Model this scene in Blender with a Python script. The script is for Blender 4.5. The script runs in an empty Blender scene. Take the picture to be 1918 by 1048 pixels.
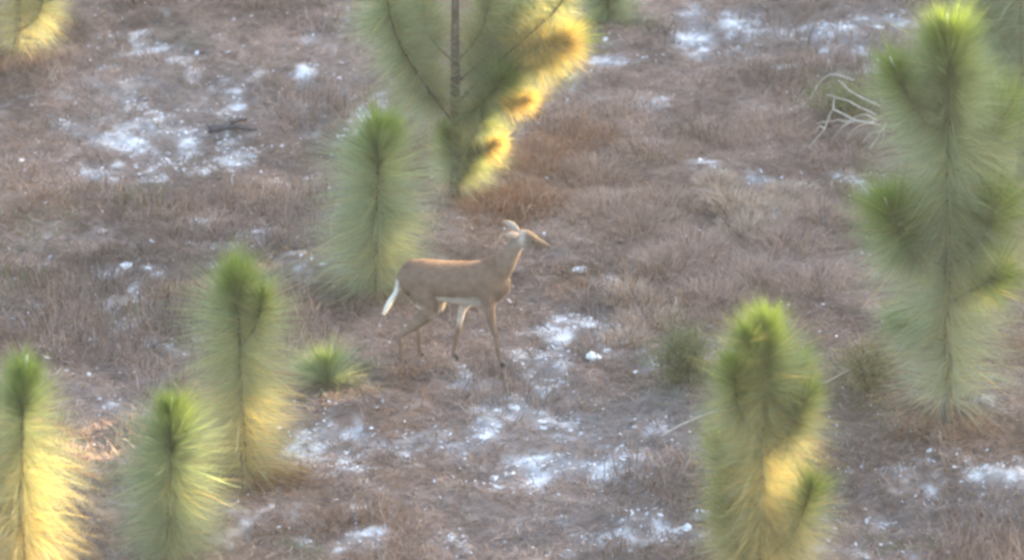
import bpy, bmesh, math, random
import numpy as np
from mathutils import Vector, Matrix

rng = np.random.default_rng(7)
random.seed(7)
scene = bpy.context.scene
C = scene.collection
PI = math.pi

# ------------------------------------------------------------------ camera
R, W, PITCH = 45.0, 8.72, math.radians(20.0)
CAM = np.array([0.0, -R * math.cos(PITCH), R * math.sin(PITCH)])
FWD = np.array([0.0, math.cos(PITCH), -math.sin(PITCH)])
UP = np.array([0.0, math.sin(PITCH), math.cos(PITCH)])
RIGHT = np.array([1.0, 0.0, 0.0])
cam_data = bpy.data.cameras.new('camera')
cam_data.sensor_width = 36.0
cam_data.lens = 36.0 * R / W
cam_data.clip_start = 0.5
cam_data.clip_end = 2000.0
cam_data.dof.use_dof = True
cam_data.dof.focus_distance = 43.0
cam_data.dof.aperture_fstop = 1.6
cam = bpy.data.objects.new('camera', cam_data)
C.objects.link(cam)
cam.location = CAM
cam.rotation_euler = (PI / 2 - PITCH, 0, 0)
scene.camera = cam

# ------------------------------------------------------------------ light
SUN_AZ = math.radians(55.0)      # from straight behind the deer towards the right
SUN_EL = math.radians(15.0)
SUN = np.array([math.sin(SUN_AZ) * math.cos(SUN_EL), math.cos(SUN_AZ) * math.cos(SUN_EL), math.sin(SUN_EL)])
world = bpy.data.worlds.new('World')
scene.world = world
world.use_nodes = True
wn = world.node_tree.nodes
wl = world.node_tree.links
bg = wn['Background']
sky = wn.new('ShaderNodeTexSky')
sky.sky_type = 'NISHITA'
sky.sun_disc = False
sky.sun_elevation = SUN_EL
sky.sun_rotation = SUN_AZ
sky.air_density = 1.0
sky.dust_density = 3.0
sky.ozone_density = 0.6
wl.new(sky.outputs[0], bg.inputs[0])
bg.inputs[1].default_value = 0.10
sun_data = bpy.data.lights.new('sun', 'SUN')
sun_data.energy = 4.2
sun_data.angle = math.radians(0.5)
sun_data.color = (1.0, 0.76, 0.45)
sun = bpy.data.objects.new('sun', sun_data)
C.objects.link(sun)
sun.rotation_euler = Vector(SUN).to_track_quat('Z', 'Y').to_euler()
sun.location = (20, 20, 20)
vs = scene.view_settings
vs.view_transform = 'Standard'
vs.look = 'None'
vs.gamma = 1.0
vs.use_curve_mapping = False
vs.exposure = 3.43
scene.cycles.pixel_filter_type = 'BLACKMAN_HARRIS'
scene.cycles.filter_width = 3.0
scene.cycles.max_bounces = 6
scene.cycles.transparent_max_bounces = 4

# ------------------------------------------------------------------ helpers
def ray(px, py):
    k = W / R / 1918.0
    return FWD + RIGHT * ((px - 959.0) * k) + UP * ((524.0 - py) * k)

def gnd(px, py, z=0.0):
    d = ray(px, py)
    t = (z - CAM[2]) / d[2]
    return CAM + d * t

def at_y(px, py, y):
    d = ray(px, py)
    t = (y - CAM[1]) / d[1]
    return CAM + d * t

def vnoise(x, y, seed=0):
    xi = np.floor(x).astype(np.int64); yi = np.floor(y).astype(np.int64)
    xf = x - xi; yf = y - yi
    u = xf * xf * (3 - 2 * xf); v = yf * yf * (3 - 2 * yf)
    def h(a, b):
        n = (a * 374761393 + b * 668265263 + seed * 974634777) & 0xffffffff
        n = ((n ^ (n >> 13)) * 1274126177) & 0xffffffff
        return ((n ^ (n >> 16)) & 0xffff) / 65535.0
    return (h(xi, yi) * (1 - u) + h(xi + 1, yi) * u) * (1 - v) + (h(xi, yi + 1) * (1 - u) + h(xi + 1, yi + 1) * u) * v

def fbm(x, y, oct=4, seed=0):
    s = 0.0; a = 0.5; f = 1.0; t = 0
    for i in range(oct):
        s = s + a * vnoise(x * f + 17.3 * i, y * f - 9.1 * i, seed + i)
        t += a; a *= 0.5; f *= 2.03
    return s / t

def gz(x, y):
    """height of the ground"""
    x = np.asarray(x, float); y = np.asarray(y, float)
    near = np.clip(1.0 - (np.abs(x) + np.abs(y) - 25) / 40.0, 0, 1)
    h = 0.22 * (fbm(x * 0.55, y * 0.55, 3, 3) - 0.5)
    h = h + 0.13 * (fbm(x * 2.1, y * 2.1, 3, 11) - 0.5)
    h = h + 0.045 * (fbm(x * 8.0, y * 8.0, 2, 23) - 0.5)
    return h * near

def gpt(px, py):
    """point on the ground surface seen at a picture position"""
    p = gnd(px, py)
    for _ in range(3):
        p = gnd(px, py, float(gz(p[0], p[1])))
    return p

def mesh_obj(name, verts, faces, mat, parent=None, col=None, smooth=True):
    me = bpy.data.meshes.new(name)
    verts = np.asarray(verts, np.float32)
    if isinstance(faces, np.ndarray):
        faces = [faces]
    if isinstance(faces, list) and faces and isinstance(faces[0], np.ndarray):
        nl = sum(f.size for f in faces); nf = sum(len(f) for f in faces)
        me.vertices.add(len(verts)); me.vertices.foreach_set('co', verts.ravel())
        me.loops.add(nl); me.polygons.add(nf)
        me.loops.foreach_set('vertex_index', np.concatenate([f.ravel() for f in faces]).astype(np.int32))
        tot = np.concatenate([np.full(len(f), f.shape[1], np.int32) for f in faces])
        start = np.concatenate([[0], np.cumsum(tot)[:-1]]).astype(np.int32)
        me.polygons.foreach_set('loop_start', start)
        me.polygons.foreach_set('loop_total', tot)
        me.update(calc_edges=True)
    else:
        me.from_pydata([tuple(v) for v in verts], [], faces)
    if col is not None:
        a = me.attributes.new('col', 'FLOAT_COLOR', 'POINT')
        c4 = np.ones((len(verts), 4), np.float32); c4[:, :3] = col
        a.data.foreach_set('color', c4.ravel())
    if smooth:
        me.polygons.foreach_set('use_smooth', np.ones(len(me.polygons), bool))
    me.materials.append(mat)
    o = bpy.data.objects.new(name, me)
    C.objects.link(o)
    if parent is not None:
        o.parent = parent
    return o

def thing(name, label, cat, loc=(0, 0, 0), group=None):
    o = bpy.data.objects.new(name, None)
    o.empty_display_size = 0.1
    C.objects.link(o); o.location = tuple(float(v) for v in loc)
    tag(o, label, cat, group)
    return o

def tag(o, label=None, cat=None, group=None, kind=None):
    if label: o['label'] = label
    if cat: o['category'] = cat
    if group: o['group'] = group
    if kind: o['kind'] = kind
    return o

def tube(pts, rad, sides=7, cap=True):
    """tapered tube along a polyline; returns verts, quads list (tuples)"""
    pts = np.asarray(pts, float); n = len(pts)
    rad = np.broadcast_to(np.asarray(rad, float), (n,))
    tan = np.gradient(pts, axis=0); tan /= np.linalg.norm(tan, axis=1)[:, None] + 1e-9
    ref = np.array([0.31, 0.9, 0.2])
    V = []; F = []
    for i in range(n):
        a = np.cross(tan[i], ref); a /= np.linalg.norm(a) + 1e-9
        b = np.cross(tan[i], a)
        for k in range(sides):
            t = 2 * PI * k / sides
            V.append(pts[i] + rad[i] * (math.cos(t) * a + math.sin(t) * b))
    for i in range(n - 1):
        for k in range(sides):
            k2 = (k + 1) % sides
            F.append((i * sides + k, i * sides + k2, (i + 1) * sides + k2, (i + 1) * sides + k))
    if cap:
        F.append(tuple(range(sides - 1, -1, -1)))
        F.append(tuple((n - 1) * sides + k for k in range(sides)))
    return V, F

def smooth_path(ctrl, n=14):
    ctrl = np.asarray(ctrl, float)
    if len(ctrl) == 2:
        t = np.linspace(0, 1, n)[:, None]
        return ctrl[0] * (1 - t) + ctrl[1] * t
    P = np.vstack([2 * ctrl[0] - ctrl[1], ctrl, 2 * ctrl[-1] - ctrl[-2]])
    out = []
    segs = len(ctrl) - 1
    for t in np.linspace(0, segs - 1e-6, n):
        i = int(t); f = t - i
        p0, p1, p2, p3 = P[i], P[i + 1], P[i + 2], P[i + 3]
        out.append(0.5 * ((2 * p1) + (-p0 + p2) * f + (2 * p0 - 5 * p1 + 4 * p2 - p3) * f * f + (-p0 + 3 * p1 - 3 * p2 + p3) * f ** 3))
    return np.array(out)

# ------------------------------------------------------------------ materials
def new_mat(name):
    m = bpy.data.materials.new(name); m.use_nodes = True
    nt = m.node_tree
    return m, nt, nt.nodes['Principled BSDF'], nt.nodes['Material Output']

def attr_mat(name, rough=0.6, spec=0.3, translucent=0.0, tint=(1, 1, 1), noise=0.0, nscale=30.0):
    m, nt, p, out = new_mat(name)
    a = nt.nodes.new('ShaderNodeAttribute'); a.attribute_name = 'col'
    src = a.outputs['Color']
    if noise > 0:
        tc = nt.nodes.new('ShaderNodeTexCoord')
        nz = nt.nodes.new('ShaderNodeTexNoise'); nz.inputs['Scale'].default_value = nscale; nz.inputs['Detail'].default_value = 5
        nt.links.new(tc.outputs['Object'], nz.inputs['Vector'])
        mr = nt.nodes.new('ShaderNodeMapRange')
        mr.inputs['To Min'].default_value = 1 - noise; mr.inputs['To Max'].default_value = 1 + noise
        nt.links.new(nz.outputs['Fac'], mr.inputs['Value'])
        mx = nt.nodes.new('ShaderNodeMix'); mx.data_type = 'RGBA'; mx.blend_type = 'MULTIPLY'; mx.inputs[0].default_value = 1
        nt.links.new(src, mx.inputs[6]); nt.links.new(mr.outputs[0], mx.inputs[7])
        src = mx.outputs[2]
    nt.links.new(src, p.inputs['Base Color'])
    p.inputs['Roughness'].default_value = rough
    p.inputs['Specular IOR Level'].default_value = spec
    if translucent > 0:
        tr = nt.nodes.new('ShaderNodeBsdfTranslucent')
        mx = nt.nodes.new('ShaderNodeMix'); mx.data_type = 'RGBA'; mx.blend_type = 'MULTIPLY'; mx.inputs[0].default_value = 1
        mx.inputs[7].default_value = (*tint, 1)
        nt.links.new(src, mx.inputs[6]); nt.links.new(mx.outputs[2], tr.inputs['Color'])
        ms = nt.nodes.new('ShaderNodeMixShader'); ms.inputs[0].default_value = translucent
        nt.links.new(p.outputs[0], ms.inputs[1]); nt.links.new(tr.outputs[0], ms.inputs[2])
        nt.links.new(ms.outputs[0], out.inputs['Surface'])
    return m

def noise_mat(name, c1, c2, scale, rough=0.8, bump=0.0, stretch=(1, 1, 1)):
    m, nt, p, out = new_mat(name)
    tc = nt.nodes.new('ShaderNodeTexCoord'); mp = nt.nodes.new('ShaderNodeMapping'); mp.inputs['Scale'].default_value = stretch
    nz = nt.nodes.new('ShaderNodeTexNoise'); nz.inputs['Scale'].default_value = scale; nz.inputs['Detail'].default_value = 6
    nt.links.new(tc.outputs['Object'], mp.inputs[0]); nt.links.new(mp.outputs[0], nz.inputs['Vector'])
    cr = nt.nodes.new('ShaderNodeValToRGB')
    cr.color_ramp.elements[0].position = 0.3; cr.color_ramp.elements[0].color = (*c1, 1)
    cr.color_ramp.elements[1].position = 0.7; cr.color_ramp.elements[1].color = (*c2, 1)
    nt.links.new(nz.outputs['Fac'], cr.inputs[0]); nt.links.new(cr.outputs[0], p.inputs['Base Color'])
    p.inputs['Roughness'].default_value = rough
    if bump > 0:
        b = nt.nodes.new('ShaderNodeBump'); b.inputs['Strength'].default_value = bump; b.inputs['Distance'].default_value = 0.01
        nt.links.new(nz.outputs['Fac'], b.inputs['Height']); nt.links.new(b.outputs[0], p.inputs['Normal'])
    return m

M_needle = attr_mat('needle', 0.40, 0.5, 0.53, (1.08, 1.05, 0.74))
M_litter = attr_mat('litter', 0.7, 0.25, 0.2, (1.1, 1.0, 0.8))
M_chip = attr_mat('glint_leaf', 0.45, 0.5, 0.1, (1, 1, 1))  # pale flakes, standing in for sky glints on leaf litter
M_ground = attr_mat('ground', 0.9, 0.15, 0.0, noise=0.35, nscale=14.0)
M_bark = noise_mat('bark', (0.06, 0.045, 0.035), (0.16, 0.125, 0.10), 22, 0.9, 0.6, (1, 1, 0.35))
M_bud = noise_mat('bud', (0.62, 0.60, 0.48), (0.80, 0.78, 0.66), 40, 0.6)
M_dead = noise_mat('dead_wood', (0.34, 0.30, 0.25), (0.58, 0.52, 0.44), 30, 0.8, 0.4, (1, 1, 0.3))
M_stone = noise_mat('white_stone', (0.62, 0.62, 0.62), (0.84, 0.83, 0.81), 18, 0.7, 0.4)
M_char = noise_mat('charred_wood', (0.025, 0.022, 0.024), (0.09, 0.08, 0.085), 20, 0.9, 0.6)
M_fur = attr_mat('fur', 0.8, 0.12, 0.0, noise=0.55, nscale=16.0)
M_hair = attr_mat('hair', 0.6, 0.25, 0.25, (1.1, 1.0, 0.8))
M_black, _nt, _p, _ = new_mat('dark_horn')
_p.inputs['Base Color'].default_value = (0.02, 0.017, 0.016, 1); _p.inputs['Roughness'].default_value = 0.3

# ------------------------------------------------------------------ ground
# (px, py, half width px, half height px, strength): pale sandy openings in the litter
SAND = [(960, 800, 120, 55, 1.0), (1010, 880, 150, 40, 1.0), (1130, 890, 70, 30, .8), (900, 890, 60, 20, .6),
        (640, 840, 80, 40, .8), (590, 815, 50, 30, .7), (1080, 610, 70, 45, .8), (1000, 690, 90, 30, .55), (1110, 665, 55, 30, .8),
        (300, 275, 170, 55, .5), (420, 300, 80, 30, .5), (240, 262, 60, 10, .9), (350, 292, 70, 9, .9), (430, 310, 40, 8, .85), (300, 318, 50, 8, .8), (240, 80, 60, 30, .6), (260, 160, 70, 50, .5), (190, 325, 60, 25, .7),
        (430, 460, 60, 25, .6), (230, 490, 60, 18, .8), (220, 560, 50, 40, .5), (200, 600, 40, 40, .5), (300, 650, 60, 20, .4),
        (1350, 60, 90, 30, .8), (1500, 70, 110, 28, .8), (1640, 50, 90, 20, .9), (1600, 100, 60, 30, .6),
        (1600, 340, 40, 30, .6), (1420, 345, 50, 14, .5), (1880, 890, 90, 30, .7), (1700, 900, 140, 35, .4), (1600, 990, 140, 50, .35),
        (1120, 110, 50, 18, .8), (680, 215, 60, 35, .6), (560, 350, 60, 18, .5), (240, 770, 50, 20, .6), (200, 850, 60, 20, .6),
        (660, 1025, 80, 20, .6), (850, 1000, 120, 30, .45), (1150, 1010, 120, 40, .4), (1290, 990, 40, 25, .7), (750, 870, 90, 20, .5),
        (830, 700, 60, 25, .6), (430, 180, 70, 30, .5), (560, 130, 60, 30, .45), (340, 120, 60, 25, .45), (130, 305, 60, 20, .5), (380, 400, 60, 20, .5), (470, 445, 50, 16, .5), (100, 480, 60, 20, .35), (1045, 640, 45, 28, .8), (985, 735, 60, 28, .7), (600, 60, 60, 30, .35), (1330, 110, 50, 14, .5), (1480, 120, 60, 14, .4), (1220, 200, 60, 16, .35), (1350, 310, 70, 12, .4), (990, 497, 40, 10, .8), (1170, 560, 60, 20, .35), (1250, 800, 120, 60, .25), (560, 480, 60, 25, .3)]
# warm russet pine straw and straw-coloured grass; (.., colour key)
WARM = [(980, 330, 130, 60, .9), (950, 380, 70, 25, 1.0), (850, 350, 80, 30, .8), (1090, 545, 80, 25, .8), (1390, 390, 60, 40, .5), (1200, 560, 40, 50, .5),
        (520, 890, 90, 28, .9), (1790, 810, 130, 40, .7), (60, 250, 80, 40, .6), (60, 380, 110, 60, .5), (1060, 240, 110, 40, .5),
        (1880, 640, 50, 60, .8), (900, 430, 80, 20, .6), (760, 760, 60, 80, .5), (700, 960, 120, 60, .4), (1180, 330, 130, 60, .3)]
GREEN = [(260, 600, 60, 25, .6), (90, 420, 90, 40, .35), (250, 370, 70, 25, .4), (40, 540, 60, 25, .5), (540, 1030, 60, 25, .7), (660, 700, 60, 30, .5),
         (1280, 700, 90, 50, .5), (1620, 730, 90, 60, .5), (1160, 40, 70, 30, .6), (1570, 180, 70, 40, .5), (1700, 1030, 100, 20, .4), (340, 80, 60, 30, .25)]
DARK = [(430, 235, 60, 28, .9), (330, 30, 170, 35, .5), (460, 30, 120, 40, .5), (1310, 250, 110, 50, .45), (1190, 150, 90, 40, .35), (1500, 330, 60, 30, .35),
        (640, 690, 60, 20, .6), (760, 560, 60, 40, .4), (610, 540, 80, 25, .5), (450, 900, 60, 20, .4), (1420, 160, 130, 40, .35), (120, 560, 90, 30, .3), (1140, 440, 80, 60, .3)]

# bare grey soil with thin grey litter
GREY = [(1120, 800, 280, 110, .9), (950, 720, 150, 50, .8), (300, 210, 200, 150, .75), (1480, 70, 260, 60, .8), (600, 830, 130, 60, .7), (1720, 960, 280, 80, .7),
        (220, 610, 150, 110, .45), (240, 790, 150, 110, .6), (1100, 970, 300, 80, .55), (1080, 590, 110, 70, .7), (600, 180, 90, 120, .5), (1440, 470, 120, 60, .35), (620, 380, 90, 100, .4)]

def blobs(spec, k=1.0, ds=0.0):
    out = []
    for px, py, hw, hh, s in spec:
        c = gpt(px, py)
        ex = abs(gnd(px + hw, py)[0] - gnd(px, py)[0])
        ey = abs(gnd(px, py - hh)[1] - gnd(px, py + hh)[1]) / 2
        out.append((c[0], c[1], ex * k, ey * k, min(1.0, s + ds)))
    return out
B_SAND, B_WARM, B_GREEN, B_DARK, B_GREY = blobs(SAND, 1.3, .12), blobs(WARM), blobs(GREEN), blobs(DARK), blobs(GREY)

def field(B, x, y, wob=0.55, seed=50):
    m = np.zeros_like(x)
    nx = (fbm(x * 2.2, y * 2.2, 3, seed) - 0.5) * wob
    ny = (fbm(x * 2.2 + 40, y * 2.2 + 40, 3, seed + 9) - 0.5) * wob * 2
    for cx, cy, ex, ey, s in B:
        d = np.sqrt(((x + nx - cx) / ex) ** 2 + ((y + ny - cy) / ey) ** 2)
        m = np.maximum(m, s * np.clip(1.25 - d, 0, 1) / 0.9)
    return np.clip(m, 0, 1)

def sand_mask(x, y):
    """0..1: how bare and sandy it is, broken up into small streaks"""
    f = field(B_SAND, x, y, 0.5, 50)
    br = fbm(x * 5.0, y * 3.2, 4, 70)
    base = 0.30 * np.clip((fbm(x * 0.8, y * 0.6, 3, 81) - 0.45) * 4, 0, 1)
    base = np.maximum(base, .40 * field(B_GREY, x, y, .9, 271))
    m = np.clip((np.maximum(f, base) * 1.15 + (br - 0.60) * 2.6), 0, 1)
    return m * np.clip(np.maximum(f, base) * 2.5, 0, 1)

def dense(a, b, step, far, n):
    core = np.arange(a, b + step * 0.5, step)
    g = np.geomspace(step * 2, far, n)
    return np.concatenate([(a - g)[::-1], core, b + g])
gx = dense(-6.2, 6.2, 0.035, 140, 34)
gy = dense(-8.0, 9.6, 0.04, 140, 34)
X, Y = np.meshgrid(gx, gy)
x = X.ravel(); y = Y.ravel(); z = gz(x, y)
n1 = fbm(x * 1.3, y * 1.3, 4, 101)[:, None]; n2 = fbm(x * 4.0, y * 4.0, 3, 131)[:, None]
c = np.array([.182, .128, .104]) * (1 - n1) + np.array([.250, .182, .146]) * n1
c = c * (0.5 + 1.0 * n2)
S = sand_mask(x, y)[:, None]; Wm = field(B_WARM, x, y, .5, 151)[:, None]; Gm = field(B_GREEN, x, y, .5, 171)[:, None]; Dm = field(B_DARK, x, y, .5, 191)[:, None]
Ym = field(B_GREY, x, y, .9, 271)[:, None]
c = c * (1 - .8 * Ym) + np.array([.200, .170, .158]) * (.8 + .4 * n2) * .8 * Ym
c = c * (.45 + 1.1 * fbm(x * .75, y * .6, 3, 291))[:, None]
c = c * (1 - .7 * Wm) + np.array([.235, .150, .100]) * .7 * Wm
c = c * (1 - .6 * Gm) + np.array([.115, .135, .070]) * .6 * Gm
c = c * (1 - .45 * Dm)
S2 = np.clip((fbm(x * 7, y * 6, 3, 311) - .44) * 4, 0, 1)[:, None]
c = c * (1 - S) + (np.array([.25, .232, .228]) * (1 - S2) + np.array([.66, .655, .655]) * S2) * S
nxn, nyn = len(gx), len(gy)
i0 = (np.arange(nyn - 1)[:, None] * nxn + np.arange(nxn - 1)[None]).ravel()
gf = np.stack([i0, i0 + 1, i0 + 1 + nxn, i0 + nxn], 1)
ground = mesh_obj('ground', np.stack([x, y, z], 1), gf, M_ground, col=c)
tag(ground, kind='structure')

# ------------------------------------------------------------------ litter (dead grass blades and pine straw)
def strips(base, mid, tip, side, w0, w1, w2):
    """two-segment blades: 5 verts, one quad and one tri"""
    n = len(base)
    V = np.empty((n, 5, 3), np.float32)
    V[:, 0] = base - side * w0; V[:, 1] = base + side * w0
    V[:, 2] = mid - side * w1; V[:, 3] = mid + side * w1; V[:, 4] = tip
    k = (np.arange(n) * 5)[:, None]
    q = k + np.array([[0, 1, 3, 2]]); t = k + np.array([[2, 3, 4]])
    return V.reshape(-1, 3), [q.astype(np.int32), t.astype(np.int32)]

def unit(v):
    return v / (np.linalg.norm(v, axis=-1, keepdims=True) + 1e-9)

def scatter_view(n, margin=60):
    px = rng.uniform(-margin, 1918 + margin, n); 
    u = rng.uniform(0, 1, n)
    y0, y1 = -6.9, 8.9
    yy = y0 + (y1 - y0) * u
    half = (yy - CAM[1]) / math.cos(PITCH) * W / R / 2 * 1.06
    xx = rng.uniform(-1, 1, n) * half
    return xx, yy

N = 210000
bx_, by_ = scatter_view(N)
S = sand_mask(bx_, by_); keep = rng.uniform(0, 1, N) > np.maximum(S * 0.93, .35 * field(B_GREY, bx_, by_, .9, 271))
bx_, by_ = bx_[keep], by_[keep]; N = len(bx_)
lush = fbm(bx_ * 1.1, by_ * 1.1, 3, 211)
fine = fbm(bx_ * 3.5, by_ * 3.5, 2, 231)
az = rng.uniform(0, 2 * PI, N) + 0.0
el = np.radians(np.abs(rng.normal(0, 1, N)) * (14 + 48 * np.clip((lush - 0.45) * 3.0, 0, 1)))
el = np.clip(el, 0, 1.35)
ln = rng.uniform(0.06, 0.20, N) * (0.75 + 0.9 * np.clip((lush - 0.4) * 2.5, 0, 1))
d = np.stack([np.cos(az) * np.cos(el), np.sin(az) * np.cos(el), np.sin(el)], 1)
base = np.stack([bx_, by_, gz(bx_, by_) + rng.uniform(0.0, 0.025, N)], 1)
side = unit(np.stack([-np.sin(az), np.cos(az), rng.normal(0, .35, N)], 1))
mid = base + d * (ln * .55)[:, None] + np.array([0, 0, .004])
d2 = unit(d + np.stack([rng.normal(0, .3, N), rng.normal(0, .3, N), -0.35 - .3 * rng.uniform(0, 1, N)], 1))
tip = mid + d2 * (ln * .45)[:, None]
w = rng.uniform(.0022, .0055, N)[:, None]
V, F = strips(base, mid, tip, side, w, w * .9, 0)
pal = np.array([[.186, .127, .100], [.232, .163, .130], [.285, .207, .164], [.152, .105, .086], [.36, .285, .235], [.250, .168, .126]])
pc = pal[rng.choice(len(pal), N, p=[.24, .25, .18, .13, .09, .11])] * (0.45 + 1.1 * fine)[:, None]
Wm = field(B_WARM, bx_, by_, .5, 151); Gm = field(B_GREEN, bx_, by_, .5, 171); Dm = field(B_DARK, bx_, by_, .5, 191)
pc *= (.45 + 1.1 * fbm(bx_ * .75, by_ * .6, 3, 291))[:, None]
Ym = field(B_GREY, bx_, by_, .9, 271)
isy = rng.uniform(0, 1, N) < Ym * .8; pc[isy] = np.array([.205, .174, .162]) * rng.uniform(.65, 1.4, (isy.sum(), 1))
isw = rng.uniform(0, 1, N) < Wm * .8; pc[isw] = np.array([.27, .165, .105]) * rng.uniform(.7, 1.3, (isw.sum(), 1))
isg = rng.uniform(0, 1, N) < Gm * .55; pc[isg] = np.array([.105, .135, .060]) * rng.uniform(.7, 1.3, (isg.sum(), 1))
pc *= (1 - .5 * Dm)[:, None]
litter = mesh_obj('dead_grass_litter', V, F, M_litter, col=np.repeat(pc, 5, 0))
tag(litter, 'matted grey brown dead grass and pine straw over the ground', 'dead grass', kind='stuff')

# leaf flakes in the sandy openings, sky glint put into their pale colour
N = 150000
fx, fy = scatter_view(N)
S = field(B_SAND, fx, fy, 0.5, 50) * np.clip((fbm(fx * 5.0, fy * 3.2, 4, 70) - .38) * 4, 0, 1) + 0.028
keep = rng.uniform(0, 1, N) < S * 0.42
fx, fy = fx[keep], fy[keep]; N = len(fx)
sz = rng.uniform(.005, .016, N) * np.where(rng.uniform(0, 1, N) < .06, 2.0, 1)
az = rng.uniform(0, 2 * PI, N)
nrm = unit(np.stack([rng.normal(0, .35, N), rng.normal(0, .35, N), np.ones(N)], 1))
ta = unit(np.cross(nrm, np.stack([np.cos(az), np.sin(az), np.zeros(N)], 1))); tb = np.cross(nrm, ta)
cen = np.stack([fx, fy, gz(fx, fy) + rng.uniform(.012, .035, N)], 1)
VV = np.empty((N, 6, 3), np.float32)
for k in range(6):
    r_ = sz * rng.uniform(.55, 1.2, N)
    VV[:, k] = cen + ta * (np.cos(k * PI / 3) * r_ * 1.4)[:, None] + tb * (np.sin(k * PI / 3) * r_ * .8)[:, None] + nrm * (rng.uniform(-.2, .35, N) * sz)[:, None]
kk = (np.arange(N) * 6)[:, None]
FF = np.concatenate([kk + np.array([[0, 1, 2]]), kk + np.array([[0, 2, 3]]), kk + np.array([[0, 3, 4]]), kk + np.array([[0, 4, 5]])]).astype(np.int32)
fc = np.array([.62, .62, .64]) * rng.uniform(.6, 1.25, (N, 1))
fl = mesh_obj('glint_leaf_flakes', VV.reshape(-1, 3), [FF], M_chip, col=np.repeat(fc, 6, 0), smooth=False)
tag(fl, 'scattered leaf flakes with sky glint in their pale colour on the sandy openings', 'dry leaves', kind='stuff')

# ------------------------------------------------------------------ pines
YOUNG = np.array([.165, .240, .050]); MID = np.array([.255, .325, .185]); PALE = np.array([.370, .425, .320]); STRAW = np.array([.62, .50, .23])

def needles(path, n, s0, s1, length, straw=0.15, tipgreen=0.25, droop=0.5, spread=(18, 80), dead=False, width=.0010):
    """fascicles of needles round a shoot, denser and steeper towards its tip"""
    path = np.asarray(path, float)
    seg = np.linalg.norm(np.diff(path, axis=0), axis=1); L = np.concatenate([[0], np.cumsum(seg)]); tot = L[-1]
    nf = n // 3
    u = rng.uniform(0, 1, nf); u = s0 + (s1 - s0) * (u ** 0.82)
    P = np.stack([np.interp(u * tot, L, path[:, k]) for k in range(3)], 1)
    T = np.gradient(path, axis=0); T = np.stack([np.interp(u * tot, L, T[:, k]) for k in range(3)], 1); T = unit(T)
    ref = np.array([.37, .83, .11]); A = unit(np.cross(T, ref)); Bv = np.cross(T, A)
    phi = rng.uniform(0, 2 * PI, nf)
    rad = A * np.cos(phi)[:, None] + Bv * np.sin(phi)[:, None]
    back = np.clip((s1 - u) * tot, 0, 3)                       # metres behind the tip
    al = spread[0] + (spread[1] - spread[0]) * np.clip(back / 0.40, 0, 1) ** 0.7 + rng.normal(0, 9, nf)
    al = np.radians(np.clip(al, 4, 118))
    fl_ = np.clip(rng.normal(.95, .24, nf), .4, 1.35) * length * (1 - .25 * np.exp(-back / .06)) * (.72 + .56 * vnoise(u * tot * 7.0 + 50, phi * 2.2 + length * 90, 5))
    age = np.clip(back / min(tot * .9, 1.2), 0, 1)
    res = []
    cols = []
    for k in range(3):
        aa = al + rng.normal(0, .09, nf)
        dv = unit(T * np.cos(aa)[:, None] + rad * np.sin(aa)[:, None] + rng.normal(0, .10, (nf, 3)))
        l = fl_ * rng.normal(1, .06, nf)
        g = np.zeros((nf, 3)); g[:, 2] = -droop * (0.25 + 1.0 * np.clip(back / .6, 0, 1)) * rng.uniform(.5, 1.3, nf)
        mid_ = P + dv * (l * .5)[:, None] + g * (l * .10)[:, None]
        d2_ = unit(dv + g)
        tip_ = mid_ + d2_ * (l * .5)[:, None]
        sd = unit(np.cross(dv, rng.normal(0, 1, (nf, 3))))
        res.append((P, mid_, tip_, sd))
        if dead:  # tufts with sunlit gold put into the needle colour
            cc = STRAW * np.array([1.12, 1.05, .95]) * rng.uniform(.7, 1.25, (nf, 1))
        else:
            yg = np.clip(1 - back / tipgreen, 0, 1)[:, None]
            base_c = MID * (1 - age[:, None]) + PALE * age[:, None]
            cc = base_c * (1 - yg) + YOUNG * yg
            st = rng.uniform(0, 1, nf) < straw * (0.12 + 1.3 * age)
            cc = np.where(st[:, None], STRAW * rng.uniform(.6, 1.1, (nf, 1)), cc)
            cc = cc * rng.uniform(.72, 1.3, (nf, 1))
        cols.append(cc)
    b = np.concatenate([r[0] for r in res]); m_ = np.concatenate([r[1] for r in res]); t_ = np.concatenate([r[2] for r in res]); s_ = np.concatenate([r[3] for r in res])
    t_[:, 2] = np.maximum(t_[:, 2], gz(t_[:, 0], t_[:, 1]) + .01)
    wv = width * np.where(rng.uniform(0, 1, len(b)) < .10, 2.4, .9)[:, None] * (1.5 if dead else 1.0)
    V_, F_ = strips(b, m_, t_, s_, wv, wv * .9, 0)
    return V_, F_, np.repeat(np.concatenate(cols), 5, 0)

def add_needles(parent, *a, **k):
    V_, F_, c_ = needles(*a, **k)
    o = mesh_obj('needles', V_ - ORG, F_, M_needle, parent, col=c_)
    o['kind'] = 'stuff'
    return o

ORG = np.zeros(3)
def bud(parent, p, d, h=.13, r=.010):
    d = np.asarray(d) / np.linalg.norm(d)
    V_, F_ = tube([p - d * .03, p + d * h * .35, p + d * h * .8, p + d * h], [r * .8, r, r * .75, r * .2], 7)
    return mesh_obj('bud', np.array(V_) - ORG, F_, M_bud, parent)

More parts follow.
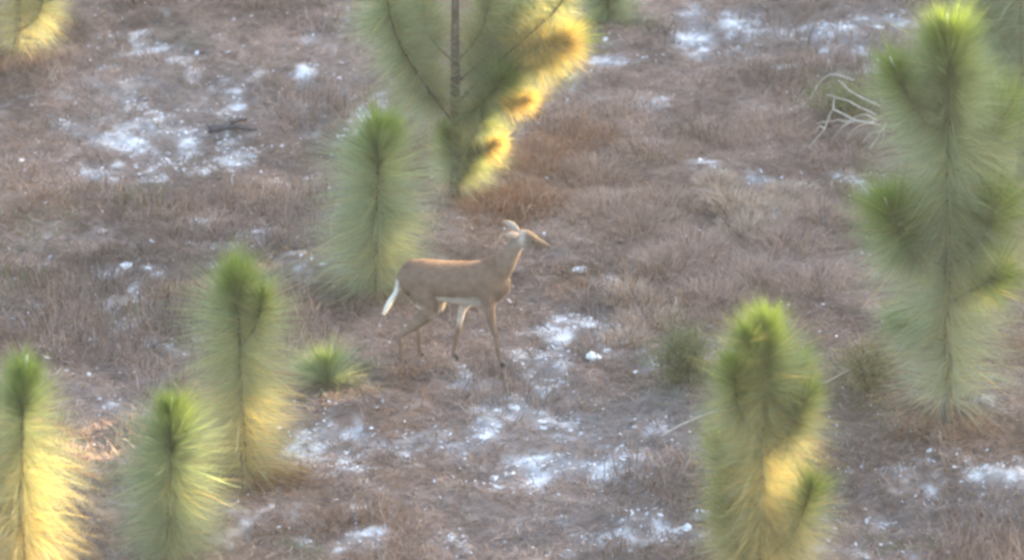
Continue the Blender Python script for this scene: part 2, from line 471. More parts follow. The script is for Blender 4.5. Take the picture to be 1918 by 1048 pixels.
def sapling(name, label, base_px, top_px, r0=.03, n=9000, length=.34, straw=.15, s0=.06, branches=(), bud_h=.13, lean=(), cat='pine sapling', droop=.22, tipgreen=.25, spread=(18, 80), group=None, tuft_len=.30):
    """a young long-needled pine: trunk, its needles, side branches with their own needles and pale buds"""
    global ORG
    b = gpt(*base_px); ORG = b.copy(); y0 = b[1]
    root = thing(name, label, cat, b, group)
    top = at_y(top_px[0], top_px[1], y0)
    ctrl = [b + np.array([0, 0, -.05])] + [at_y(p[0], p[1], y0) for p in lean] + [top]
    path = smooth_path(ctrl, 22)
    path[1:-1] += np.cumsum(rng.normal(0, .0035, (20, 3)) * np.array([1, 1, 0]), 0)
    V_, F_ = tube(path, np.linspace(r0, .008, 22), 9)
    mesh_obj('trunk', np.array(V_) - ORG, F_, M_bark, root)
    tot = np.linalg.norm(path[-1] - path[0]); sv = 1 - min(.16, .3 * tot) / tot
    add_needles(root, path, int(n * .52), s0, sv, length * 1.15, straw=straw, droop=droop, tipgreen=.01, spread=(52, spread[1] + 10))
    add_needles(root, path, int(n * .24 * (.6 + .4 * tuft_len / .3)), 1 - min(tuft_len, .5 * tot) / tot, 1.0, length * .74, straw=0, droop=.1, tipgreen=tipgreen + .2, spread=(spread[0] + 4, spread[1] - 26))
    if bud_h > 0:
        bud(root, path[-1], path[-1] - path[-2], bud_h, .016 if bud_h > .15 else .012)
    for br in branches:
        pts = []
        m = len(br['p'])
        for i, p in enumerate(br['p']):
            pts.append(at_y(p[0], p[1], y0 + br.get('dy', 0) * (i / (m - 1))))
        # start the branch on the trunk itself
        k = int(np.argmin(np.abs(path[:, 2] - pts[0][2]))); pts[0] = path[k]
        bp = smooth_path(pts, 12)
        V_, F_ = tube(bp, np.linspace(br.get('r', .012), .005, 12), 7)
        bo = mesh_obj('branch', np.array(V_) - ORG, F_, M_bark, root)
        add_needles(bo, bp, int(br.get('n', 3500) * .70), br.get('s0', .25), 1.0, br.get('len', length * .9), straw=br.get('straw', straw),
                    droop=br.get('droop', droop), tipgreen=br.get('tg', tipgreen), dead=br.get('dead', False), spread=br.get('spread', (18, 78)))
        if br.get('bud', 0) > 0:
            bud(bo, bp[-1], bp[-1] - bp[-2], br['bud'], .011)
    return root

sapling('pine_sapling', 'bottlebrush pine sapling with flat bright green tuft, beside the grass-like seedling',
        (457, 885), (444, 526), .03, 14000, .46, .45, .04,
        [dict(p=[(452, 650), (478, 610), (492, 560)], n=2600, dy=-.15, len=.26)], .05, tipgreen=.30, droop=.25)
sapling('pine_sapling', 'pine sapling with a tall white candle bud and gold straw-coloured lower needles',
        (40, 1120), (45, 712), .035, 14000, .42, .65, .03,
        [dict(p=[(40, 1000), (-40, 900), (-70, 780)], n=3500, dy=.1, straw=.5)], .19, droop=.45)
sapling('pine_sapling', 'short pine sapling with one round dark green head and small white bud, no side branches',
        (318, 1042), (322, 775), .028, 13000, .42, .14, .04, [], .13, tipgreen=.34, droop=.25, spread=(22, 78))
sapling('pine_sapling', 'bushy yellow-green pine sapling with several upright side shoots, the fallen stick behind it',
        (1420, 1150), (1435, 622), .036, 21000, .40, .52, .03,
        [dict(p=[(1412, 840), (1385, 770), (1375, 690)], n=5200, dy=-.2, len=.30, tg=.4),
         dict(p=[(1425, 800), (1480, 760), (1500, 690)], n=3600, dy=.2, len=.27, tg=.4),
         dict(p=[(1428, 850), (1485, 800), (1512, 740)], n=3800, dy=-.1, len=.26, tg=.4),
         dict(p=[(1422, 1060), (1490, 990), (1520, 910)], n=3800, dy=-.25, len=.30),
         dict(p=[(1415, 1080), (1375, 1010), (1360, 930)], n=3800, dy=.1, len=.30),
         dict(p=[(1418, 960), (1375, 900), (1350, 830)], n=3500, dy=.25, len=.30),
         dict(p=[(1430, 720), (1405, 660), (1400, 630)], n=2600, dy=-.15, len=.26, tg=.4)], 0, tipgreen=.4, spread=(14, 78), droop=.3, tuft_len=.5)
sapling('pine_sapling', 'tall pine sapling with long white leader bud and curved paired side branches',
        (1775, 800), (1776, 75), .045, 27000, .52, .10, .09,
        [dict(p=[(1772, 265), (1720, 215), (1678, 130)], n=5000, dy=-.1, len=.32, tg=.4, bud=.12),
         dict(p=[(1772, 500), (1705, 465), (1668, 395)], n=7000, dy=-.2, bud=.14),
         dict(p=[(1776, 500), (1830, 460), (1862, 390)], n=7000, dy=-.15, bud=.10),
         dict(p=[(1774, 570), (1825, 540), (1868, 520)], n=2600, dy=-.3),
         dict(p=[(1776, 330), (1840, 290), (1880, 210)], n=4200, dy=.25),
         dict(p=[(1772, 640), (1720, 620), (1680, 600)], n=2000, dy=.3, len=.3)], .22, tipgreen=.45, droop=.2, tuft_len=.85)
sapling('pine_sapling', 'single-stemmed pale green pine sapling growing right behind the deer',
        (705, 545), (712, 250), .03, 15000, .50, .14, .02, [], .10, droop=.25, spread=(24, 80))
sapling('pine_sapling', 'branchy pine with a bare grey stem and needle tufts coloured sunlit gold',
        (852, 372), (846, -420), .058, 9000, .38, .15, .50,
        [dict(p=[(852, 235), (790, 150), (735, 50), (722, -50)], n=11000, dy=-.1, s0=.10, len=.42, r=.02),
         dict(p=[(852, 225), (925, 150), (985, 70), (1015, -60)], n=5400, dy=.1, s0=.25, len=.36, r=.02),
         dict(p=[(852, 225), (935, 140), (1010, 120), (1065, 70)], n=5600, dy=-.15, s0=.30, len=.36, r=.012),
         dict(p=[(853, 210), (940, 110), (1040, 20), (1075, -40)], n=4200, dy=-.3, s0=.4, len=.32, r=.012, straw=.7),
         dict(p=[(852, 250), (910, 205), (985, 185)], n=1900, dy=-.2, s0=.62, len=.22, r=.009, dead=True, droop=.9),  # tuft coloured gold as a sunlit spot
         dict(p=[(852, 320), (890, 290), (930, 268)], n=1400, dy=-.2, s0=.60, len=.20, r=.008, dead=True, droop=.9),  # smaller tuft, sunlit gold in its colour
         dict(p=[(853, 200), (970, 110), (1060, 75)], n=3600, dy=-.25, s0=.66, len=.30, r=.009, dead=True, droop=.9),  # wide tuft, sunlit gold in its colour
         dict(p=[(851, 120), (800, 60), (790, -20)], n=4200, dy=.25, s0=.2, len=.34),
         dict(p=[(853, 110), (900, 60), (925, -30)], n=4200, dy=.2, s0=.2, len=.34, straw=.4),
         dict(p=[(852, 345), (845, 300), (838, 255)], n=3600, dy=-.1, s0=.0, len=.32),
         dict(p=[(853, 300), (890, 250), (905, 215)], n=4200, dy=-.15, s0=.05, len=.36),
         dict(p=[(853, 230), (905, 190), (940, 150)], n=5200, dy=-.25, s0=.10, len=.38),
         dict(p=[(853, 150), (930, 90), (960, 40)], n=5200, dy=.1, s0=.10, len=.38),
         dict(p=[(852, 200), (800, 170), (770, 120)], n=4200, dy=.2, s0=.2, len=.36),
         dict(p=[(852, 345), (880, 310), (890, 290)], n=3400, dy=-.1, s0=.0, len=.32)], .12)
sapling('pine_sapling', 'yellow-green pine sapling with drooping needles, set back beside dark bare litter',
        (30, 105), (45, -260), .035, 11000, .42, .40, .05, [dict(p=[(32, 60), (70, 30), (85, -30)], n=3000, dy=-.1)], .1, droop=.5)
sapling('pine_sapling', 'dark green shaded pine standing behind the tall sapling with white leader bud',
        (1912, 335), (1905, -420), .05, 32000, .46, .03, .05,
        [dict(p=[(1910, 200), (1870, 120), (1850, 30)], n=4200, dy=.2), dict(p=[(1910, 120), (1850, 40), (1835, -40)], n=6200, dy=.1), dict(p=[(1910, 290), (1880, 230), (1868, 160)], n=5200, dy=.1)], .12)
sapling('pine_sapling', 'little grass-like pine seedling beside the flat-tufted sapling',
        (612, 712), (606, 690), .02, 3800, .36, .05, 0.0, [], 0, spread=(10, 82), droop=.25, tipgreen=.1)
sapling('pine_sapling', 'low green pine seedling beyond the branchy pine with tufts coloured sunlit gold',
        (1140, 42), (1142, -40), .025, 6500, .36, .08, 0.0, [], 0, spread=(15, 85), droop=.5)

# ------------------------------------------------------------------ low evergreen shrubs
def shrub(name, label, px, py, w_, h_, n=2600, colr=(.125, .145, .075), stems=7):
    b = gpt(px, py)
    root = thing(name, label, 'shrub', b)
    Vs = []; Fs = []; off = 0; tips = []
    for k in range(stems):
        a = rng.uniform(0, 2 * PI); rr = rng.uniform(.2, 1.0) * w_
        t_ = np.array([math.cos(a) * rr, math.sin(a) * rr * .8, h_ * rng.uniform(.6, 1.0)])
        p = smooth_path([np.array([0, 0, -.03]), t_ * np.array([.35, .35, .55]), t_], 7)
        V_, F_ = tube(p, np.linspace(.007, .002, 7), 5)
        mesh_obj('stem', V_, F_, M_bark, root)
        tips.append(p)
    P = np.concatenate([p[2:] for p in tips])
    q = P[rng.integers(0, len(P), n)] + rng.normal(0, 1, (n, 3)) * np.array([.09, .09, .06])
    q[:, 2] = np.maximum(q[:, 2], .01)
    dv = unit(rng.normal(0, 1, (n, 3)) + np.array([0, 0, .4])); l = rng.uniform(.03, .08, n)[:, None]
    sd = unit(np.cross(dv, rng.normal(0, 1, (n, 3))))
    V_, F_ = strips(q, q + dv * l * .5, q + dv * l, sd, .0015, l * .06, 0)
    cc = np.array(colr) * rng.uniform(.6, 1.5, (n, 1))
    o = mesh_obj('foliage', V_, F_, M_needle, root, col=np.repeat(cc, 5, 0))
    o['kind'] = 'stuff'
    return root
shrub('evergreen_shrub', 'low dark green shrub behind the bushy sapling, on the side towards the deer', 1290, 715, .38, .42, 3200)
shrub('evergreen_shrub', 'straggly olive shrub between the bushy sapling and the tall sapling', 1625, 735, .50, .42, 2600, (.17, .16, .085), 9)
shrub('evergreen_shrub', 'grey green shrub with bare twigs beside the pale dead branches', 1590, 215, .40, .32, 2200, (.17, .19, .11), 8)

# ------------------------------------------------------------------ upright dead grass tufts
def tuft(label, px, py, w_, h_, n, colr, group=None):
    b = gpt(px, py)
    root = thing('dead_grass_tuft', label, 'grass tuft', b, group)
    a = rng.uniform(0, 2 * PI, n); rr = np.sqrt(rng.uniform(0, 1, n)) * w_
    q = np.stack([np.cos(a) * rr, np.sin(a) * rr, np.full(n, -.01)], 1)
    q[:, 2] += gz(q[:, 0] + b[0], q[:, 1] + b[1]) - b[2]
    dv = unit(np.stack([np.cos(a) * .35, np.sin(a) * .35, np.ones(n)], 1) + rng.normal(0, .32, (n, 3)))
    l = h_ * rng.uniform(.4, 1.15, (n, 1)); l *= (1.1 - .6 * (rr / w_))[:, None]
    md = q + dv * l * .55
    tp_ = md + unit(dv + np.stack([np.cos(a) * .6, np.sin(a) * .6, np.full(n, -.55)], 1)) * l * .5
    sd = unit(np.cross(dv, rng.normal(0, 1, (n, 3))))
    V_, F_ = strips(q, md, tp_, sd, .0024, .0020, 0)
    cc = np.array(colr) * rng.uniform(.65, 1.35, (n, 1))
    o = mesh_obj('blades', V_, F_, M_litter, root, col=np.repeat(cc, 5, 0)); o['kind'] = 'stuff'
    return root
PALEG = (.46, .36, .29); RUSS = (.33, .19, .12); MAUV = (.26, .19, .155)
for px, py, w_, h_ in [(1375, 385, .30, .26), (1440, 405, .34, .24), (1400, 440, .30, .20), (1475, 370, .26, .18), (1345, 350, .22, .20)]:
    tuft('pale straw tuft in the drift of dead grass beyond the bushy sapling', px, py, w_, h_ * 1.2, 800, PALEG, 'pale tufts in the dead grass drift')
for px, py, w_, h_ in [(1185, 560, .24, .26), (1215, 610, .28, .24), (1170, 640, .2, .18)]:
    tuft('pinkish straw tuft in the column between the deer and the bushy sapling', px, py, w_, h_ * 1.1, 650, PALEG, 'pinkish tufts ahead of the deer')
for px, py, w_, h_ in [(1130, 400, .4, .2), (1200, 430, .4, .22), (1260, 390, .42, .2), (1300, 470, .4, .2), (1240, 510, .4, .2), (1480, 460, .4, .2), (1540, 410, .36, .2), (1420, 520, .4, .2), (1330, 560, .36, .2),
                       (1530, 540, .36, .2), (1120, 330, .4, .2), (1230, 290, .42, .18), (1340, 260, .42, .18), (1450, 240, .4, .18)]:
    tuft('low pinkish tan grass tuft in the broad open stretch past the deer', px, py, w_, h_ * 1.4, 800, (.37, .272, .225), 'low tan tufts in the open stretch')
tuft('orange-brown grass tuft under the white angular stone', 1090, 555, .32, .16, 480, (.40, .24, .16))
for px, py, w_, h_ in [(930, 395, .34, .20), (985, 380, .32, .22), (1010, 300, .42, .22), (1075, 265, .38, .2)]:
    tuft('russet grass tuft in the reddish patch past the deer, by the branchy pine', px, py, w_ * 1.15, h_ * 1.25, 1000, RUSS, 'russet tufts by the branchy pine')
for px, py in [(760, 700), (800, 694), (868, 698), (930, 694)]:
    tuft('short grey brown grass tuft around the hooves of the deer', px, py, .18, .17, 300, MAUV, 'grass round the deer hooves')
for px, py in [(520, 893), (470, 905), (570, 885)]:
    tuft('rusty straw tuft at the foot of the flat-tufted sapling', px, py, .26, .15, 320, RUSS, 'rusty straw under the flat-tufted sapling')
for px, py in [(1740, 815), (1820, 812), (1885, 660)]:
    tuft('reddish brown grass tuft at the foot of the tall sapling', px, py, .3, .18, 360, (.28, .18, .125), 'brown tufts under the tall sapling')

# ------------------------------------------------------------------ dead wood
def dead_branch(name, label, chains, r=.010, cat='branch', mat=None):
    """chains: first is the limb, the others twigs; points are (px, py, height above ground)"""
    def w3(p):
        q = gnd(p[0], p[1], p[2]); return q
    first = w3(chains[0][0])
    root = thing(name, label, cat, first)
    for i, ch in enumerate(chains):
        pts = smooth_path([w3(p) for p in ch], 9)
        pts[1:-1] += rng.normal(0, .004, (7, 3))
        V_, F_ = tube(pts - first, np.linspace(r * (1 if i == 0 else .7), r * .35, 9), 6)
        mesh_obj('limb' if i == 0 else 'twig', V_, F_, mat or M_dead, root)
    return root
dead_branch('dead_branch', 'bleached crooked dead branch with twigs, arching out from under the tall sapling',
            [[(1650, 235, .30), (1600, 225, .34), (1560, 205, .36), (1545, 240, .18), (1512, 280, .02)],
             [(1560, 205, .36), (1563, 190, .40), (1562, 183, .44)],
             [(1640, 228, .32), (1590, 230, .26), (1558, 260, .05)],
             [(1635, 230, .30), (1605, 238, .22), (1585, 262, .03)],
             [(1600, 150, .45), (1560, 140, .42), (1535, 155, .30), (1518, 190, .10)],
             [(1655, 240, .24), (1655, 255, .12), (1650, 268, .03)],
             [(1530, 160, .28), (1512, 190, .12), (1495, 194, .03)],
             [(1650, 200, .42), (1600, 175, .40), (1570, 150, .42)], [(1640, 215, .36), (1590, 190, .34), (1548, 178, .26)],
             [(1645, 225, .34), (1610, 215, .28), (1575, 238, .12)], [(1650, 245, .22), (1630, 250, .15), (1612, 272, .02)],
             [(1660, 230, .30), (1640, 262, .10), (1628, 280, .02)], [(1600, 230, .26), (1570, 225, .22), (1530, 232, .12)],
             [(1545, 240, .18), (1535, 238, .16), (1522, 252, .08)]], .010)
dead_branch('fallen_stick', 'long thin pale stick slanting behind the bushy sapling',
            [[(1240, 815, .03), (1320, 775, .10), (1450, 735, .16), (1550, 715, .22), (1650, 655, .34)]], .008, 'stick')
dead_branch('fallen_stick', 'short pale bent stick beside the sandy patch, standing up from the litter',
            [[(438, 352, .02), (434, 335, .07), (440, 318, .16)]], .007, 'stick')
dead_branch('fallen_stick', 'charred black log end in the burnt patch',
            [[(390, 243, .03), (432, 238, .05), (480, 242, .04)], [(420, 238, .05), (440, 226, .07), (462, 224, .05)]], .045, 'log', M_char)

# ------------------------------------------------------------------ white stones
def stone(label, px, py, sx, sz_, seed, group=None, name='white_stone'):
    b = gpt(px, py)
    bm = bmesh.new(); bmesh.ops.create_icosphere(bm, subdivisions=2, radius=1.0)
    r_ = random.Random(seed)
    cuts = [(Vector((r_.gauss(0, .3), r_.gauss(0, .3), 1)).normalized(), .35)] + [(Vector((r_.gauss(0, 1), r_.gauss(0, 1), r_.gauss(.2, .8))).normalized(), r_.uniform(.45, .8)) for _ in range(9)]
    for v in bm.verts:
        for nn, dd in cuts:
            e = v.co.dot(nn) - dd
            if e > 0: v.co -= nn * e
        v.co = Vector((v.co.x * sx, v.co.y * sx * .8, v.co.z * sz_ * .75 + sz_ * .12 + .012 * r_.gauss(0, .5)))
    me = bpy.data.meshes.new(name); bm.to_mesh(me); bm.free(); me.materials.append(M_stone)
    o = bpy.data.objects.new(name, me); C.objects.link(o); o.location = tuple(b)
    o.rotation_euler = (0, 0, r_.uniform(0, 6))
    return tag(o, label, 'stone', group)
stone('white angular stone on russet straw in front of the deer', 1085, 508, .075, .07, 1)
stone('white rounded stone at the edge of the sandy streak past the deer', 1112, 668, .085, .06, 2)
stone('long white stone in the far sandy strip beside the tall sapling', 1640, 52, .10, .04, 3)
stone('broad white stone on litter beyond the flat-tufted sapling', 236, 498, .08, .035, 4)
stone('small white stone at the near edge of the shrubless dark litter, beyond the dead branch', 1505, 74, .06, .04, 5)
stone('white stone low in the bare patch, touching the bushy sapling foot', 1286, 990, .05, .05, 6)
for i, (px, py) in enumerate([(935, 770), (965, 765), (905, 818), (925, 895), (955, 888), (1005, 858)]):
    stone('white stone among those strewn over the large sandy patch below the deer', px, py, .05 + .012 * (i % 3), .028, 10 + i, 'stones on the large sandy patch')

# ------------------------------------------------------------------ deer
DX, DY = 850.0, 680.0
d0 = gpt(DX, DY); DSC = 1918 / W * R / np.linalg.norm(d0 - CAM)
def dl(px, py, yy=0.0):
    """picture position -> deer-local point in the plane at lateral offset yy"""
    p = at_y(px, py, d0[1] + yy); return p - d0

deer = thing('white_tailed_deer', 'brown deer with white tail standing side-on, head raised, amid the pine saplings', 'deer', d0)

def ringloft(secs, n=14):
    """secs: list of (centre, r_side, r_up, axis) -> closed lofted surface"""
    V_ = []; F_ = []
    m = len(secs)
    cs = np.array([s[0] for s in secs], float)
    T = np.gradient(cs, axis=0); T = unit(T)
    for i, s in enumerate(secs):
        lat = np.array([0, 1.0, 0]); up = unit(np.cross(T[i], lat)); up = up if up[2] > 0 or abs(up[2]) < .3 else -up
        if i and np.dot(up, prev) < 0: up = -up
        prev = up
        for k in range(n):
            a = 2 * PI * k / n
            V_.append(cs[i] + lat * s[1] * math.cos(a) + up * s[2] * math.sin(a))
    for i in range(m - 1):
        for k in range(n):
            k2 = (k + 1) % n
            F_.append((i * n + k, i * n + k2, (i + 1) * n + k2, (i + 1) * n + k))
    F_.append(tuple(range(n - 1, -1, -1))); F_.append(tuple((m - 1) * n + k for k in range(n)))
    return V_, F_
bmV = []; bmF = []
def addp(vf):
    o_ = len(bmV); bmV.extend(vf[0]); bmF.extend([tuple(i + o_ for i in f) for f in vf[1]])

# trunk of the body (x forward, z up)
T_ = lambda x_, z_: np.array([x_, 0.0, z_])
addp(ringloft([(T_(-.445, .775), .035, .05), (T_(-.425, .765), .085, .105), (T_(-.36, .745), .125, .150), (T_(-.25, .735), .140, .162), (T_(-.10, .715), .145, .168),
               (T_(.05, .700), .148, .178), (T_(.18, .690), .140, .190), (T_(.28, .700), .120, .188), (T_(.35, .720), .098, .160), (T_(.40, .745), .066, .115), (T_(.425, .765), .03, .06)], 20))
# neck
addp(ringloft([(T_(.24, .73), .09, .15), (T_(.34, .80), .082, .130), (T_(.42, .885), .064, .094), (T_(.475, .97), .050, .066), (T_(.525, 1.06), .045, .056), (T_(.56, 1.10), .04, .045)], 16))
# head: cranium to muzzle, pitched down
addp(ringloft([(T_(.505, 1.085), .030, .040), (T_(.54, 1.088), .055, .064), (T_(.585, 1.078), .060, .074), (T_(.635, 1.056), .052, .062), (T_(.685, 1.034), .040, .046),
               (T_(.722, 1.018), .036, .042), (T_(.746, 1.008), .033, .038), (T_(.760, 1.002), .022, .026)], 16))
# ears
for sgn in (-1, 1):
    e0 = np.array([.535, sgn * .045, 1.125])
    e1 = np.array([.47, sgn * .085, 1.165 if sgn > 0 else 1.135]); e2 = np.array([.40, sgn * .12, 1.195 if sgn > 0 else 1.150])
    secs = []
    for t, rw in ((0, .016), (.25, .031), (.5, .038), (.75, .027), (1, .007)):
        p = (1 - t) ** 2 * e0 + 2 * t * (1 - t) * e1 + t * t * e2
        secs.append((p, rw * .36, rw))
    addp(ringloft(secs, 10))
def leg(pts, rads, n=10):
    pts = np.array(pts, float)
    path = smooth_path(pts, 26); rr = np.interp(np.linspace(0, len(pts) - 1, 26), np.arange(len(pts)), rads)
    addp(tube(path, rr, n))
# near fore (camera side is -y)
NF = [(.25, -.045, .72), (.275, -.075, .57), (.30, -.085, .45), (.325, -.09, .31), (.345, -.09, .27), (.365, -.09, .10), (.382, -.09, .05), (.395, -.09, .02)]
leg(NF, [.080, .064, .042, .026, .026, .017, .020, .020])
FFo = [(.22, .045, .72), (.14, .075, .57), (.07, .085, .45), (.045, .085, .32), (.04, .085, .27), (.005, .085, .11), (-.005, .085, .05), (.01, .085, .02)]
leg(FFo, [.085, .060, .040, .026, .026, .017, .020, .020])
# hind legs: hip, stifle forward, hock back, shank down
NH = [(-.29, -.03, .74), (-.235, -.065, .60), (-.205, -.08, .49), (-.32, -.10, .37), (-.425, -.095, .275), (-.43, -.095, .22), (-.425, -.095, .10), (-.415, -.095, .05), (-.395, -.095, .02)]
leg(NH, [.105, .098, .070, .046, .030, .025, .018, .021, .020])
FH = [(-.29, .03, .74), (-.17, .065, .61), (-.13, .08, .50), (-.20, .10, .38), (-.285, .095, .285), (-.29, .095, .23), (-.285, .095, .10), (-.275, .095, .05), (-.255, .095, .02)]
leg(FH, [.105, .096, .070, .046, .030, .025, .018, .021, .020])

me = bpy.data.meshes.new('body_cage'); me.from_pydata([tuple(v) for v in bmV], [], bmF)
cage = bpy.data.objects.new('body_cage', me); C.objects.link(cage)
rm = cage.modifiers.new('r', 'REMESH'); rm.mode = 'VOXEL'; rm.voxel_size = .0085
sm = cage.modifiers.new('s', 'SMOOTH'); sm.factor = .5; sm.iterations = 12
dg = bpy.context.evaluated_depsgraph_get()
bme = bpy.data.meshes.new_from_object(cage.evaluated_get(dg))
bpy.data.objects.remove(cage, do_unlink=True)
bme.name = 'body'
nv = len(bme.vertices)
co = np.empty(nv * 3, np.float32); bme.vertices.foreach_get('co', co); co = co.reshape(-1, 3)
no = np.empty(nv * 3, np.float32); bme.vertices.foreach_get('normal', no); no = no.reshape(-1, 3)
BROWN = np.array([.190, .132, .097]); DKB = np.array([.150, .096, .066]); WHT = np.array([.58, .54, .49]); GRY = np.array([.27, .215, .175])
def sstep(a, b, v):
    t = np.clip((v - a) / (b - a), 0, 1); return t * t * (3 - 2 * t)
cx_, cy_, cz_ = co[:, 0], co[:, 1], co[:, 2]
k = sstep(.80, .90, cz_) * (cx_ < .35)
dc = BROWN + (DKB - BROWN) * k[:, None]
neck = sstep(.38, .50, cx_) * (cz_ > .72); dc = dc + (GRY - dc) * (neck * .55)[:, None]
belly = sstep(-.10, -.75, no[:, 2]) * (cz_ > .44) * (cz_ < .62) * (np.abs(cx_) < .30); dc = dc + (WHT - dc) * (belly * .95)[:, None]
inner = ((np.sign(cy_) * no[:, 1]) < -.15) * (cz_ < .54) * sstep(.26, .36, cz_); dc = dc + (WHT - dc) * (inner * sstep(-.1, -.6, np.sign(cy_) * no[:, 1]) * np.where(cx_ > -.05, .85, .35))[:, None]
rumpw = sstep(-.40, -.44, cx_) * (np.abs(cy_) < .07) * (cz_ > .5) * (cz_ < .74); dc = dc + (WHT - dc) * (rumpw * .8)[:, None]
throat = sstep(-.1, -.5, no[:, 2]) * (cx_ > .50) * (cz_ > .94) * (cx_ < .66); dc = dc + (WHT - dc) * (throat * .4)[:, None]
muz = (cx_ > .715) * (cz_ < 1.0); dc = dc + (WHT - dc) * (muz * .5)[:, None]
face = sstep(.565, .61, cx_) * (cz_ > .93) * (.50 + .3 * sstep(-.3, .3, no[:, 2])); dc = dc + (np.array([.115, .082, .060]) - dc) * face[:, None]
muz = (cx_ > .73) * (cz_ < .995) * (no[:, 2] < .1); dc = dc + (WHT - dc) * (muz * .6)[:, None]
ear = (cx_ < .53) * (cz_ > 1.11) * (np.abs(cy_) > .03); earin = ear * sstep(-.1, .35, -no[:, 1] * 1.0 + no[:, 0] * .3)
dc = dc + (np.array([.38, .32, .28]) - dc) * (earin * .9)[:, None]
cheek = np.exp(-(((cx_ - .545) / .03) ** 2 + ((cz_ - 1.09) / .05) ** 2)); dc = dc + (np.array([.46, .42, .38]) - dc) * (cheek * .8)[:, None]
hock = np.exp(-(((cz_ - .28) / .03) ** 2)) * (cx_ < -.2) * sstep(.0, .4, no[:, 0]); dc = dc + (WHT - dc) * (hock * .5)[:, None]
low = sstep(.22, .05, cz_); dc = dc + (DKB * 1.1 - dc) * (low * .4)[:, None]
at = bme.attributes.new('col', 'FLOAT_COLOR', 'POINT'); c4 = np.ones((nv, 4), np.float32); c4[:, :3] = dc; at.data.foreach_set('color', c4.ravel())
bme.polygons.foreach_set('use_smooth', np.ones(len(bme.polygons), bool))
bme.materials.clear(); bme.materials.append(M_fur)
body = bpy.data.objects.new('body', bme); C.objects.link(body); body.parent = deer
# coat: short hairs lying back along the body
idx = rng.integers(0, nv, 26000)
p = co[idx]; nn = no[idx]; fl_dir = np.array([-.75, 0, -.45]); fl_dir = np.where(p[:, 2:3] < .5, np.array([-.1, 0, -1.0]), fl_dir)
dv = unit(nn * .55 + unit(fl_dir - nn * np.sum(fl_dir * nn, 1, keepdims=True)) + rng.normal(0, .18, (len(idx), 3)))
l = np.where(p[:, 2] < .45, .010, .020)[:, None] * rng.uniform(.6, 1.3, (len(idx), 1)); l = np.where((p[:, 0:1] > .56), .007, l)
sd = unit(np.cross(dv, nn + rng.normal(0, .3, nn.shape)))
V_, F_ = strips(p - nn * .002, p + dv * l * .5, p + dv * l, sd, .0009, .0008, 0)
ho = mesh_obj('coat_hair', V_, F_, M_hair, body, col=np.repeat(dc[idx] * rng.uniform(.8, 1.3, (len(idx), 1)), 5, 0)); ho['kind'] = 'stuff'
# tail, slightly lifted away from the rump
tp = smooth_path([(-.425, 0, .76), (-.445, 0, .70), (-.465, -.005, .62), (-.52, -.01, .53), (-.565, -.012, .445)], 16)
tV, tF = tube(tp, np.interp(np.linspace(0, 1, 16), [0, .2, .45, .75, .93, 1], [.013, .014, .014, .017, .013, .004]), 10)
tcol = np.tile(np.array([.78, .76, .72]), (len(tV), 1))
tail = mesh_obj('tail', tV, tF, M_fur, deer, col=tcol); tail['label'] = 'white hanging tail'
ti = rng.integers(0, len(tV), 2600); tv = np.array(tV)[ti]
cen_ = tp[np.clip(ti // 10, 0, 15)]; nn = unit(tv - cen_ + 1e-5)
dv = unit(nn * .5 + np.array([-.35, 0, -.8]) + rng.normal(0, .2, nn.shape)); l = rng.uniform(.010, .022, (len(ti), 1))
V_, F_ = strips(tv, tv + dv * l * .5, tv + dv * l, unit(np.cross(dv, rng.normal(0, 1, nn.shape))), .0012, .001, 0)
th = mesh_obj('tail_hair', V_, F_, M_hair, tail, col=np.tile(np.array([.78, .76, .72]), (len(V_), 1))); th['kind'] = 'stuff'
# eyes, nose, hooves
def ellip(name, c_, r_, mat, parent):
    bm = bmesh.new(); bmesh.ops.create_uvsphere(bm, u_segments=12, v_segments=8, radius=1)
    for v in bm.verts: v.co = Vector((c_[0] + v.co.x * r_[0], c_[1] + v.co.y * r_[1], c_[2] + v.co.z * r_[2]))
    me_ = bpy.data.meshes.new(name); bm.to_mesh(me_); bm.free(); me_.materials.append(mat)
    me_.polygons.foreach_set('use_smooth', np.ones(len(me_.polygons), bool))
    o = bpy.data.objects.new(name, me_); C.objects.link(o); o.parent = parent; return o
for s in (-1, 1):
    ellip('eye', (.650, s * .047, 1.068), (.015, .009, .012), M_black, deer)
ellip('nose', (.768, 0, 1.012), (.012, .017, .014), M_black, deer)
for hx, hy in ((.40, -.09), (.015, .085), (-.39, -.095), (-.25, .095)):
    V_, F_ = tube([(hx - .012, hy, .055), (hx, hy, .025), (hx + .012, hy, -.012)], [.018, .024, .027], 9)
    mesh_obj('hoof', V_, F_, M_black, deer)

# ------------------------------------------------------------------ tall pines outside the view that shade the clearing
M_crown = attr_mat('crown_leaf', 0.6, 0.2, 0.2, (1.1, 1.1, .6))
SH = unit(np.array([SUN[0], SUN[1], 0])); SP = np.array([SH[1], -SH[0], 0])
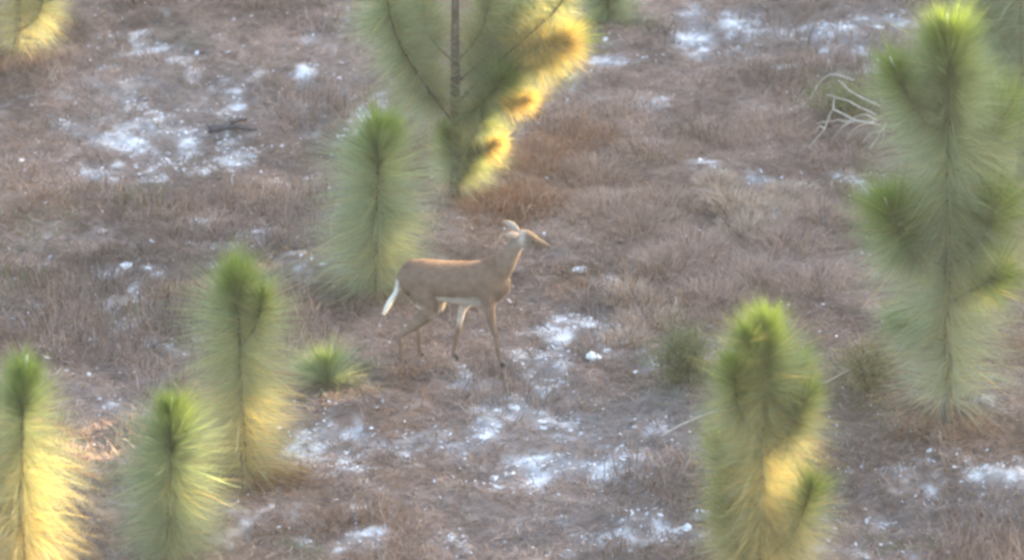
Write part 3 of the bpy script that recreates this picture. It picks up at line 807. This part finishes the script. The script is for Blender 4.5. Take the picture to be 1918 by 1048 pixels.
# spots chosen to be sunlit; crown leaves on their sun rays are cut away: (px, py, depth y or base py, radius)
LIT = []
def lit(px, py, base, rad):
    yb = gpt(*base)[1]; LIT.append((at_y(px, py, yb), rad))
for q in [(135, 900, .14), (160, 985, .15), (105, 820, .06), (5, 790, .10), (155, 1040, .14)]: lit(q[0], q[1], (40, 1120), q[2])
for q in [(550, 745, .05)]: lit(q[0], q[1], (457, 885), q[2])
for q in [(1505, 850, .07), (1495, 910, .05), (1430, 572, .04), (1365, 640, .06)]: lit(q[0], q[1], (1420, 1150), q[2])
for q in [(1070, 75, .20), (1065, 20, .12), (975, 190, .12), (930, 280, .10)]: lit(q[0], q[1], (852, 372), q[2])
for q in [(815, 430, .06)]: lit(q[0], q[1], (705, 545), q[2])
for q in [(860, 470, .22), (815, 472, .22), (905, 470, .20), (950, 415, .05), (735, 552, .06), (858, 590, .05)]: lit(q[0], q[1], (850, 680), q[2])
for q in [(1776, 20, .08), (1905, 500, .06)]: lit(q[0], q[1], (1775, 800), q[2])
for q in [(105, 40, .10)]: lit(q[0], q[1], (30, 105), q[2])
LP = np.array([l_[0] for l_ in LIT]); LR = np.array([l_[1] for l_ in LIT])

def tall_pine(label, dist, lat, h, cr, n):
    b = SH * dist + SP * lat; b[2] = float(gz(b[0], b[1]))
    root = thing('tall_pine', label, 'pine tree', b, 'tall pines on the sunward side of the clearing')
    V_, F_ = tube(smooth_path([(0, 0, -.2), (.1, .05, h * .5), (.05, .1, h)], 10), np.linspace(.22, .05, 10), 9)
    mesh_obj('trunk', V_, F_, M_bark, root)
    zc = rng.uniform(.06, 1, n); a = rng.uniform(0, 2 * PI, n)
    rr = np.sqrt(rng.uniform(0, 1, n)) * cr * (1.1 - .55 * zc)
    q = np.stack([np.cos(a) * rr, np.sin(a) * rr, zc * h], 1)
    wq = q + b
    keep = np.ones(n, bool)
    for P_, r_ in zip(LP, LR):
        dd = wq - P_; t = dd @ SUN
        keep &= np.linalg.norm(dd - t[:, None] * SUN, axis=1) > r_ + .20  # opens the unseen crown where sun should pass
    q = q[keep]; m = len(q)
    dv = unit(rng.normal(0, 1, (m, 3))); sd = unit(np.cross(dv, rng.normal(0, 1, (m, 3)))); l = rng.uniform(.35, .6, (m, 1))
    V_, F_ = strips(q - dv * l * .5, q, q + dv * l * .5, sd, .08, l * .32, 0)
    cc = np.array([.05, .075, .03]) * rng.uniform(.6, 1.4, (m, 1))
    o = mesh_obj('crown', V_, F_, M_crown, root, col=np.repeat(cc, 5, 0)); 
    return root
for i in range(14):
    tall_pine('unseen tall dark pine shading the clearing from the low sun, crown cut open for sun spots', 30 + 5.5 * (i % 2) + rng.uniform(-1, 1), -14.1 + i * 2.3, 15 + rng.uniform(-1, 2), 3.1, 5200)

# ------------------------------------------------------------------ evening haze
M_haze = bpy.data.materials.new('haze'); M_haze.use_nodes = True
hn = M_haze.node_tree; hn.nodes.clear()
ho_ = hn.nodes.new('ShaderNodeOutputMaterial'); hv = hn.nodes.new('ShaderNodeVolumePrincipled')
hv.inputs['Color'].default_value = (.95, .93, .92, 1); hv.inputs['Density'].default_value = 0.00030; hv.inputs['Anisotropy'].default_value = 0.2
hn.links.new(hv.outputs[0], ho_.inputs['Volume'])
bm = bmesh.new(); bmesh.ops.create_cube(bm, size=1.0)
for v in bm.verts: v.co = Vector((v.co.x * 340, v.co.y * 340, -1.6 if v.co.z < 0 else 20.0))
me = bpy.data.meshes.new('haze'); bm.to_mesh(me); bm.free(); me.materials.append(M_haze)
haze = bpy.data.objects.new('haze', me); C.objects.link(haze)
tag(haze, 'thin pale evening haze over the clearing', 'haze', kind='stuff')
